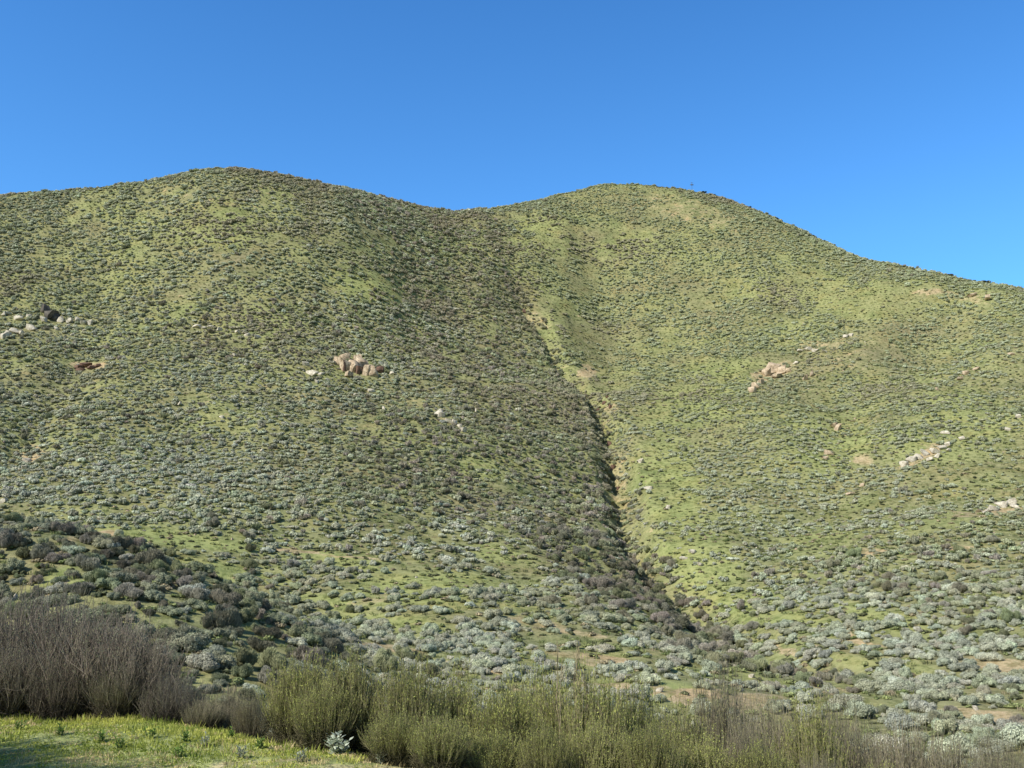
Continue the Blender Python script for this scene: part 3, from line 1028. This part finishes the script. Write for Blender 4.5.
# ------------------------------------------------------------------ skyline shrubs and mast
SKYB = [(704, 190, 5, 'round dark shrub alone on the skyline just past the mast'), (714, 193, 4, 'smaller dark shrub second past the mast on the skyline'),
        (749, 205, 5, 'dark upright shrub on the skyline at the top of the steep descent')]
for k, (a, b_, w, lab) in enumerate(SKYB):
    x, y, z = hit(a, b_ + 2, 200)
    o = bpy.data.objects.new('skyline_shrub', near_twig[k])
    COL.objects.link(o)
    s = w * y / F * .55
    o.location = (x, y, z - .1)
    o.scale = (s, s, s * 1.1)
    o['tcol'] = [.05, .065, .035]
    thing(o, lab, 'shrub')
crest = [(765, 212), (775, 216), (786, 221), (794, 225), (803, 229), (812, 233), (822, 238), (833, 243), (843, 248), (415, 202), (405, 199), (425, 205), (395, 196), (352, 187), (342, 185), (862, 256), (905, 265), (950, 274), (985, 280)]
for k, (a, b_) in enumerate(crest):
    x, y, z = hit(a, b_ + 2, 200)
    o = bpy.data.objects.new('skyline_shrub', near_twig[k % 6])
    COL.objects.link(o)
    s = (.75 + .6 * random.random())
    o.location = (x, y, z - .1)
    o.scale = (s * 1.3, s, s * .8)
    o['tcol'] = [.13, .14, .09]
    side = 'steep eastern skyline' if 700 < a < 860 else 'long eastern shoulder of the skyline' if a > 860 else 'saddle side of the western summit'
    thing(o, 'low dark shrub on the ' + side, 'shrub', 'dark shrubs on the ' + side)

M_steel, nt, b = nodes('mast_steel')
b.inputs['Metallic'].default_value = .5
sn_ = noise(nt, N_(nt, 'ShaderNodeTexCoord').outputs['Object'], 8)
rr_ = ramp(nt, [(.3, (.12, .12, .13)), (.7, (.2, .2, .21))])
nt.links.new(sn_, rr_.inputs[0])
nt.links.new(rr_.outputs[0], b.inputs['Base Color'])


def box_mb(mb, c, s):
    v = np.array([[i, j, k] for i in (-1, 1) for j in (-1, 1) for k in (-1, 1)], float) * np.array(s) / 2 + c
    q = [[0, 1, 3, 2], [4, 6, 7, 5], [0, 4, 5, 1], [2, 3, 7, 6], [0, 2, 6, 4], [1, 5, 7, 3]]
    mb.add(v, q, 1)


x, y, z = hit(692, 190, 200)
mast = bpy.data.objects.new('radio_mast', None)
COL.objects.link(mast)
mast.location = (x, y, z)
thing(mast, 'thin grey radio mast with small crossbars on the eastern summit skyline', 'radio mast')


def part(name, mb, mat, parent, smooth=False):
    o = bpy.data.objects.new(name, mb.mesh(name, mat, smooth))
    COL.objects.link(o)
    o.parent = parent
    return o


mb = MB(); box_mb(mb, (0, 0, 2.3), (.10, .10, 5.0)); part('pole', mb, M_steel, mast)
mb = MB(); box_mb(mb, (0, -.06, 4.6), (1.1, .08, .10)); part('crossbar', mb, M_steel, mast)
mb = MB(); box_mb(mb, (0, -.06, 3.5), (1.7, .08, .12)); part('crossbar', mb, M_steel, mast)
mb = MB(); box_mb(mb, (0, -.14, 3.55), (.55, .12, .8)); box_mb(mb, (-.6, -.12, 3.5), (.2, .1, .6)); box_mb(mb, (.6, -.12, 3.5), (.2, .1, .6)); part('antenna_panel', mb, M_steel, mast)


# ------------------------------------------------------------------ foreground shrubs
def broom(seed, stems, H, Wd, leafy, lean=0.0, leaf_len=.016, splay=.9, basew=.25, droop=0.0, wild=.3):
    """upright broom-like shrub: many fine stems fanning from the base, each splitting into wands"""
    r = np.random.default_rng(seed)
    st = MB()
    lf = MB()
    a = r.random(stems) * 6.283
    rad = np.sqrt(r.random(stems))
    base = np.stack([np.cos(a) * rad * basew * Wd, np.sin(a) * rad * basew * Wd, np.full(stems, -.08)], 1)
    # dome shaped outline with ragged top
    tipr = rad * Wd * (.75 + .35 * r.random(stems))
    top = H * (1 - .50 * (rad) ** 2.2) * (.72 + .38 * r.random(stems))
    tip = np.stack([np.cos(a) * tipr + lean * top, np.sin(a) * tipr, top], 1)
    mid = base * .45 + tip * .55
    mid[:, :2] += (base[:, :2] * .3 - tip[:, :2] * .12) * splay
    mid += r.normal(size=mid.shape) * .03 * (wild / .3) ** 1.5
    br = .55 + .6 * r.random(stems)
    tubes(st, base, mid, .0085, .0055, br)
    tubes(st, mid, tip, .0055, .003, br)
    # wands
    K = 7
    for k in range(K):
        t = .25 + .7 * r.random((stems, 1))
        s = np.where(t < .55, base + (mid - base) * (t / .55), mid + (tip - mid) * ((t - .55) / .45))
        L = H * (.16 + .22 * r.random((stems, 1)))
        d = unit(unit(tip - mid) * .9 + r.normal(size=(stems, 3)) * wild + UP * .8)
        e_ = s + d * L
        e2 = e_ + unit(d + UP * .4 + r.normal(size=(stems, 3)) * .15) * L * .6
        tubes(st, s, e_, .0036, .0026, br * (.8 + .4 * r.random(stems)))
        tubes(st, e_, e2, .0026, .0014, br * (.8 + .4 * r.random(stems)))
        m = leafy
        for (p, q_) in ((s, e_), (e_, e2)):
            tt = r.random((stems, m, 1))
            c_ = p[:, None] * (1 - tt) + q_[:, None] * tt + r.normal(size=(stems, m, 3)) * .006
            c_ = c_.reshape(-1, 3)
            dd = np.repeat(unit(q_ - p), m, 0)
            ldir = unit(dd * .8 + r.normal(size=dd.shape) * .55)
            ww = unit(np.cross(ldir, r.normal(size=dd.shape)))
            ln = leaf_len * (.6 + .8 * r.random((len(c_), 1)))
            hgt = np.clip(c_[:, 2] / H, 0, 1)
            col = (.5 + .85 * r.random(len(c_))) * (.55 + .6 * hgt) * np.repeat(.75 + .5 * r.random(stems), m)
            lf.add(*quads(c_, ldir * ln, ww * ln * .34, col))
    # old dead twigs tangled low inside, coloured dark to paint in the shade there
    m = stems * 7
    a = r.random(m) * 6.283
    d = np.sqrt(r.random(m)) * Wd * .8
    p0 = np.stack([np.cos(a) * d, np.sin(a) * d, r.random(m) * .45 * H], 1)
    p1 = p0 + unit(r.normal(size=(m, 3)) + UP * .7) * (.08 + .14 * r.random((m, 1)))
    tubes(st, p0, p1, .0055, .003, .18 + .25 * r.random(m))
    return st.mesh('stems', M_twig), lf.mesh('foliage', M_leaf)


green_b = [broom(600 + i, 260, 1.0, .62, 9, leaf_len=.015, wild=.22) for i in range(4)]
olive_b = [broom(620 + i, 280, 1.0, .66, 5, leaf_len=.012, wild=.22) for i in range(3)]
dry_b = [broom(640 + i, 250, 1.0, .80, 5, leaf_len=.011, lean=.05, wild=.5, basew=.5) for i in range(3)]


def fore_shrub(x, y, h, w, kind, stemc, leafc, label, k, name, rz=None, cat='shrub', dz=0.0, group=None):
    st, lf = kind[k % len(kind)]
    r = bpy.data.objects.new(name, None)
    COL.objects.link(r)
    r.location = (x, y, float(ground(x, y)) + dz)
    r.rotation_euler = (0, 0, random.random() * 6.28 if rz is None else rz)
    r.scale = (w, w, h)
    thing(r, label, cat, group)
    for nm, me, c_ in (('stems', st, stemc), ('foliage', lf, leafc)):
        o = bpy.data.objects.new(nm, me)
        COL.objects.link(o)
        o.parent = r
        o['tcol'] = [float(t) for t in c_]
    return r


def fore_at(uc, vtop, y, wpx, *a, **k):
    """shrub whose top reaches the sight line (uc, vtop) at distance y, rooted on the ground there"""
    if uc > 380:
        vtop += random.uniform(-6, 22) + max(0, uc - 780) * .02
        wpx *= random.uniform(.72, 1.08)
    x, _, zt = world_of(uc, vtop, y)
    h = (zt - float(ground(x, y))) * .88
    w = wpx * y / F
    return fore_shrub(x, y, h, w, *a, **k)


DS, DL = (.29, .25, .20), (.27, .28, .17)
GS, GL = (.35, .32, .18), (.385, .41, .125)
OS, OL = (.35, .31, .22), (.36, .35, .17)
# dry grey-brown thicket on the left
fore_at(-60, 606, 11.6, 110, dry_b, DS, DL, 'tall dry grey-brown shrub cut by the left edge of the grass flat', 0, 'brush_shrub')
fore_at(34, 600, 11.9, 96, dry_b, DS, DL, 'tall dry purplish shrub, tallest of the thicket behind the grass flat', 1, 'brush_shrub')
fore_at(96, 616, 11.4, 88, dry_b, (.33, .28, .225), DL, 'dense dry brown shrub in the middle of the thicket', 2, 'brush_shrub')
fore_at(138, 642, 11.2, 66, dry_b, DS, (.30, .29, .18), 'rounded dry shrub where the thicket steps down', 0, 'brush_shrub')
fore_at(174, 680, 10.8, 42, dry_b, DS, (.31, .31, .17), 'lowest dry shrub at the right end of the thicket', 1, 'brush_shrub')
fore_at(2, 648, 10.9, 60, dry_b, (.34, .29, .23), DL, 'pale-stemmed arching shrub at the foot of the thicket', 2, 'brush_shrub')
fore_at(228, 694, 11.4, 40, olive_b, OS, (.26, .27, .15), 'low grey-olive shrub in the gap beside the thicket', 0, 'brush_shrub')
fore_at(252, 700, 10.6, 30, olive_b, OS, OL, 'tiny olive shrub tucked against the round green shrub', 1, 'brush_shrub')
fore_at(60, 664, 10.9, 42, dry_b, (.30, .25, .20), (.22, .24, .13), 'low dark shrub pressed against the foot of the tallest dry shrub', 1, 'brush_shrub')
fore_at(118, 672, 10.9, 40, olive_b, OS, (.24, .26, .12), 'low olive shrub at the foot of the middle of the thicket', 2, 'brush_shrub')
fore_at(205, 702, 10.6, 34, olive_b, OS, (.26, .28, .13), 'small olive shrub just past the end of the dry thicket', 0, 'brush_shrub')
# round green shrub in the middle
fore_at(302, 668, 9.9, 62, green_b, GS, GL, 'round green broom shrub standing left of the pale leafy plant', 0, 'broom_shrub')
fore_at(350, 666, 9.7, 62, green_b, GS, (.33, .35, .12), 'green broom shrub behind the pale leafy plant', 1, 'broom_shrub')
fore_at(325, 690, 9.3, 50, green_b, GS, GL, 'short green broom shrub just behind the pale leafy plant', 2, 'broom_shrub')
# the long thicket along the bank
bank = [(410, 676, 9.4, 70, 'g'), (458, 668, 9.7, 66, 'g'), (505, 676, 9.2, 66, 'g'), (548, 680, 9.8, 66, 'g'), (590, 684, 9.3, 66, 'g'), (636, 690, 9.7, 66, 'g'),
        (680, 700, 9.2, 66, 'g'), (722, 694, 10.2, 60, 'o'), (768, 704, 9.6, 62, 'o'), (812, 716, 9.2, 60, 'g'), (856, 716, 10.0, 62, 'o'), (905, 724, 9.5, 62, 'o'),
        (950, 730, 9.2, 60, 'o'), (995, 738, 9.6, 60, 'o'), (1045, 742, 9.4, 66, 'o'),
        (395, 712, 8.5, 52, 'g'), (440, 716, 8.2, 56, 'g'), (492, 722, 8.4, 56, 'g'), (545, 724, 8.2, 56, 'g'), (596, 728, 8.4, 58, 'g'), (650, 732, 8.2, 58, 'g'),
        (705, 736, 8.5, 58, 'g'), (760, 742, 8.4, 56, 'g'), (820, 748, 8.6, 56, 'o'), (880, 750, 8.5, 56, 'g'), (940, 756, 8.7, 56, 'o'), (1000, 760, 8.6, 56, 'o'),
        (425, 690, 10.4, 60, 'o'), (528, 690, 10.6, 62, 'g'), (612, 700, 10.6, 62, 'g'), (835, 722, 10.9, 60, 'o'), (745, 712, 8.9, 48, 'o')]
bank_sorted = sorted(range(len(bank)), key=lambda i: bank[i][0])
ordw = ['first', 'second', 'third', 'fourth', 'fifth', 'sixth', 'seventh', 'eighth', 'ninth', 'tenth', 'eleventh', 'twelfth', 'thirteenth', 'fourteenth', 'fifteenth', 'sixteenth', 'seventeenth', 'eighteenth', 'nineteenth', 'twentieth']
cnt_ = {'front': 0, 'rear': 0}
for i in bank_sorted:
    a, b_, y, w, t = bank[i]
    row = 'front' if y < 9.0 else 'rear'
    nm = ordw[cnt_[row]]
    cnt_[row] += 1
    j = random.random()
    if t == 'g':
        lc = tuple(np.array(GL) * (.8 + .35 * j))
        fore_at(a, b_, y, w, green_b, GS, lc, 'upright green broom shrub, %s from the left in the %s row along the bank' % (nm, row), i, 'broom_shrub')
    else:
        lc = tuple(np.array(OL) * (.75 + .35 * j))
        fore_at(a, b_, y, w, olive_b, OS, lc, 'sparse grey-olive broom shrub, %s from the left in the %s row along the bank' % (nm, row), i, 'broom_shrub')

# tall pale dead stalks above the thicket
M_straw = foliage_mat('straw_stalk')
for k, (a, vt, y, h) in enumerate([(562, 644, 9.3, 1), (571, 650, 9.2, 1), (582, 662, 9.4, 1), (577, 640, 9.5, 1), (553, 664, 9.1, 1), (590, 668, 9.2, 1)]):
    x, _, zt = world_of(a, vt, y)
    g0 = float(ground(x, y))
    H = zt - g0
    r = np.random.default_rng(800 + k)
    mb = MB()
    p = np.array([0, 0, -.05])
    for s in range(6):
        q_ = p + np.array([r.normal() * .02, r.normal() * .02, (H + .05) / 6])
        tubes(mb, [p], [q_], .006 - s * .0006, .0055 - s * .0006, 1.0)
        if s > 2:
            for z_ in range(5):
                e_ = p + (q_ - p) * r.random() + np.array([r.normal() * .03, r.normal() * .03, .05])
                tubes(mb, [p + (q_ - p) * r.random() * .5], [e_], .003, .002, .8)
        p = q_
    o = bpy.data.objects.new('dead_stalk', mb.mesh('dead_stalk', M_straw))
    COL.objects.link(o)
    o.location = (x, y, g0)
    o['tcol'] = [.50, .42, .26]
    thing(o, 'thin straw-coloured dead stalk rising above the broom thicket', 'dead stalk', 'straw-coloured dead stalks above the broom thicket')


# pale broad-leaved plant at the grass edge and small weeds
def leafy(seed, nst, H, L, wd, mat):
    r = np.random.default_rng(seed)
    st = MB()
    lf = MB()
    for s in range(nst):
        a = r.random() * 6.283
        tilt = .15 + (.5 if nst < 12 else 1.3) * r.random()
        h = H * (.6 + .5 * r.random())
        p0 = np.array([math.cos(a) * .02, math.sin(a) * .02, -.02])
        p1 = np.array([math.cos(a) * h * tilt, math.sin(a) * h * tilt, h])
        tubes(st, [p0], [p1], .006, .004, .8)
        m = 9
        t = (np.arange(m) + 1) / m
        c_ = p0 + (p1 - p0) * t[:, None]
        b_ = np.arange(m) * 2.4 + a
        out = np.stack([np.cos(b_), np.sin(b_), .35 + .5 * t], 1)
        out = unit(out)
        ln = L * (1 - .3 * t)[:, None]
        w_ = unit(np.cross(out, UP)) * wd
        c0 = c_
        c1 = c_ + out * ln * .5
        c2 = c_ + out * ln * np.array([1, 1, .8])
        v_ = np.stack([c0 - w_ * .15, c0 + w_ * .15, c1 + w_, c1 - w_, c1 - w_, c1 + w_, c2 + w_ * .15, c2 - w_ * .15], 1).reshape(-1, 3)
        lf.add(v_, np.arange(m * 8).reshape(-1, 4), np.repeat(.8 + .35 * r.random(m), 8))
    return st.mesh('stems', M_twig), lf.mesh('leaves', mat)


def plant(name, x, y, meshes, s, sc, lc, label, group=None):
    r = bpy.data.objects.new(name, None)
    COL.objects.link(r)
    r.location = (x, y, float(ground(x, y)))
    r.rotation_euler = (0, 0, random.random() * 6)
    r.scale = (s, s, s)
    thing(r, label, 'plant', group)
    for nm, me, c_ in (('stems', meshes[0], sc), ('leaves', meshes[1], lc)):
        o = bpy.data.objects.new(nm, me)
        COL.objects.link(o)
        o.parent = r
        o['tcol'] = [float(t) for t in c_]


x, y, z = hit(340, 752, 5, 12)
plant('pale_leafy_plant', x, y, leafy(900, 12, .17, .085, .021, M_leaf), 1.0, (.3, .3, .2), (.60, .66, .52), 'pale silvery broad-leaved plant at the grass edge before the round green shrub')
wm = [leafy(910 + k, 5, .10, .06, .011, M_leaf) for k in range(3)]
WE = [(300, 762, 'silver'), (240, 758, 'silver'), (205, 746, 'silver'), (380, 764, 'silver'), (186, 742, 'green'), (150, 738, 'green'), (60, 735, 'green'), (100, 742, 'green'),
      (20, 730, 'green'), (260, 748, 'green'), (232, 740, 'green'), (310, 750, 'green'), (178, 757, 'green'), (120, 748, 'green')]
for k, (a, b_, t) in enumerate(WE):
    x, y, z = hit(a, b_, 5, 13)
    if t == 'silver':
        plant('small_weed', x, y, wm[k % 3], .9, (.3, .3, .2), (.38, .42, .32), 'small silvery weed low on the grass flat', 'small silvery weeds on the grass flat')
    else:
        plant('small_weed', x, y, wm[k % 3], .9, (.2, .25, .1), (.16, .27, .06), 'small bright green weed low on the grass flat', 'small green weeds on the grass flat')

# unseen shrubs left of the frame, put in and overlapped to shade the flat
fore_shrub(-4.9, 6.6, 1.6, 1.2, green_b, DS, DL, 'round green broom shrub out of view, put in to shade the flat', 0, 'broom_shrub')
fore_shrub(-6.4, 7.2, 1.95, 1.3, green_b, DS, DL, 'tall green broom shrub out of view, put in to shade the flat', 3, 'broom_shrub')
fore_shrub(-5.6, 7.0, 1.5, 1.3, green_b, DS, DL, 'green broom shrub out of view, put in to shade the flat', 1, 'broom_shrub')
fore_shrub(-4.6, 6.5, 1.35, 1.1, green_b, DS, DL, 'small green broom shrub out of view, put in to shade the flat', 2, 'broom_shrub')
fore_shrub(-6.3, 7.1, 2.0, 1.2, dry_b, DS, DL, 'tall dry shrub out of view, put in to shade the flat', 0, 'brush_shrub')
fore_shrub(-5.3, 6.6, 1.85, 1.1, dry_b, DS, DL, 'second tall dry shrub out of view, put in to shade the flat', 1, 'brush_shrub')
fore_shrub(-4.4, 6.0, 1.7, .85, olive_b, DS, DL, 'bushy shrub out of view, put in to shade the flat', 1, 'brush_shrub')

# foreground grass
gt_ = [tuft('grass_tuft', 700 + k, 46, .05, .0035, .11) for k in range(5)] + [tuft('clover_tuft', 710 + k, 70, .03, .010, .11) for k in range(3)] + \
      [tuft('tall_grass_tuft', 720 + k, 26, .085, .0035, .09) for k in range(3)]
C_g = proto_coll('grass_shapes', gt_)
X3, Y3 = jitter_grid(-9.5, 9, 3.0, 15, .105)
edge = np.interp(X3, [-30, -6, -4.5, -3.0, -2.0, -1.0, 0.5, 3, 30], [12.0, 12.0, 11.2, 9.9, 9.1, 8.0, 7.0, 6.6, 6.6])
ed = Y3 - edge
pm = fbm(X3 / .7, Y3 / .35, 3, 4.)
dd_ = sstep(10.8, 8.6, Y3) * sstep(.44, .56, pm)
k3 = (rng.random(len(X3)) < np.clip(.97 - .6 * dd_, .05, 1)) & (ed < 3.5)
X3, Y3, ed, dd_ = X3[k3], Y3[k3], ed[k3], dd_[k3]
N3 = len(X3)
tall = (rng.random(N3) < .16 * sstep(-1.6, -.2, ed)) | (rng.random(N3) < .01)
clo = (~tall) & (rng.random(N3) < .6)
p3 = np.where(tall, 8 + np.arange(N3) % 3, np.where(clo, 5 + np.arange(N3) % 3, np.arange(N3) % 5))
ga, gb, gc = np.array([.27, .34, .07]), np.array([.62, .63, .16]), np.array([.62, .52, .28])
w3 = np.clip(fbm(X3 / .5, Y3 / .4, 3, 7.) * 1.6 - .35 + (rng.random(N3) - .5) * .4, 0, 1)[:, None]
c3 = ga * (1 - w3) + gb * w3
yel = rng.random((N3, 1)) < (.12 + .45 * sstep(9.6, 8.0, Y3) * sstep(.4, .55, fbm(X3 / 1.1, Y3 / .5, 2, 33.)))[:, None]
c3 = np.where(yel, gc * (.8 + .5 * rng.random((N3, 1))), c3)
s3 = (.7 + .6 * rng.random(N3)) * (1 - .35 * sstep(9.5, 7.5, Y3))
scatter('foreground_grass', np.stack([X3, Y3, ground(X3, Y3)], 1), np.stack([np.zeros(N3), np.zeros(N3), rng.random(N3) * 6.28], 1),
        np.stack([s3, s3, s3], 1), p3, c3, C_g, 'short bright green grass on the flat before the thicket')
print('grass', N3)

# ------------------------------------------------------------------ light
ELEV = math.radians(40)
D2S = Vector((-.80, -.60, 0)).normalized()
az_ = math.atan2(D2S.x, D2S.y)
to_sun = Vector((D2S.x * math.cos(ELEV), D2S.y * math.cos(ELEV), math.sin(ELEV)))
sl = bpy.data.lights.new('sun', 'SUN')
sl.energy = 5.0
sl.angle = math.radians(.53)
sl.color = (1, .94, .84)
so = bpy.data.objects.new('sun', sl)
COL.objects.link(so)
so.rotation_euler = to_sun.to_track_quat('Z', 'Y').to_euler()
so.location = to_sun * 100

w = bpy.data.worlds.new('World')
scene.world = w
w.use_nodes = True
nt = w.node_tree
bg = nt.nodes['Background']
sk = nt.nodes.new('ShaderNodeTexSky')
sk.sky_type = 'NISHITA'
sk.sun_disc = False
sk.sun_elevation = ELEV
sk.sun_rotation = az_
sk.altitude = 300
sk.air_density = 1.0
sk.dust_density = .25
sk.ozone_density = 2.2
gco = N_(nt, 'ShaderNodeTexCoord').outputs['Generated']
sx = N_(nt, 'ShaderNodeSeparateXYZ')
nt.links.new(gco, sx.inputs[0])
# deep clear blue low over the hill, plainer towards the zenith and round behind where the sun stands
hi = math_(nt, 'MULTIPLY', math_(nt, 'SUBTRACT', sx.outputs['Z'], .58), 3.5, True)
bk = math_(nt, 'MULTIPLY', math_(nt, 'SUBTRACT', .35, sx.outputs['Y']), 2.5, True)
low = mixc(nt, math_(nt, 'MULTIPLY', math_(nt, 'SUBTRACT', sx.outputs['Z'], .30), 4.5, True), (.56, 1.14, 1.6), (.43, 1.0, 1.50))
tint = mixc(nt, math_(nt, 'MAXIMUM', hi, bk), low, (.50, .60, .68))
gain = mixc(nt, 1.0, sk.outputs[0], tint, 'MULTIPLY')
nt.links.new(gain, bg.inputs['Color'])
bg.inputs['Strength'].default_value = .15

scene.view_settings.view_transform = 'Standard'
scene.view_settings.look = 'None'
scene.view_settings.exposure = 0
scene.view_settings.gamma = 1
scene.cycles.max_bounces = 5
scene.cycles.diffuse_bounces = 3
scene.cycles.transmission_bounces = 2
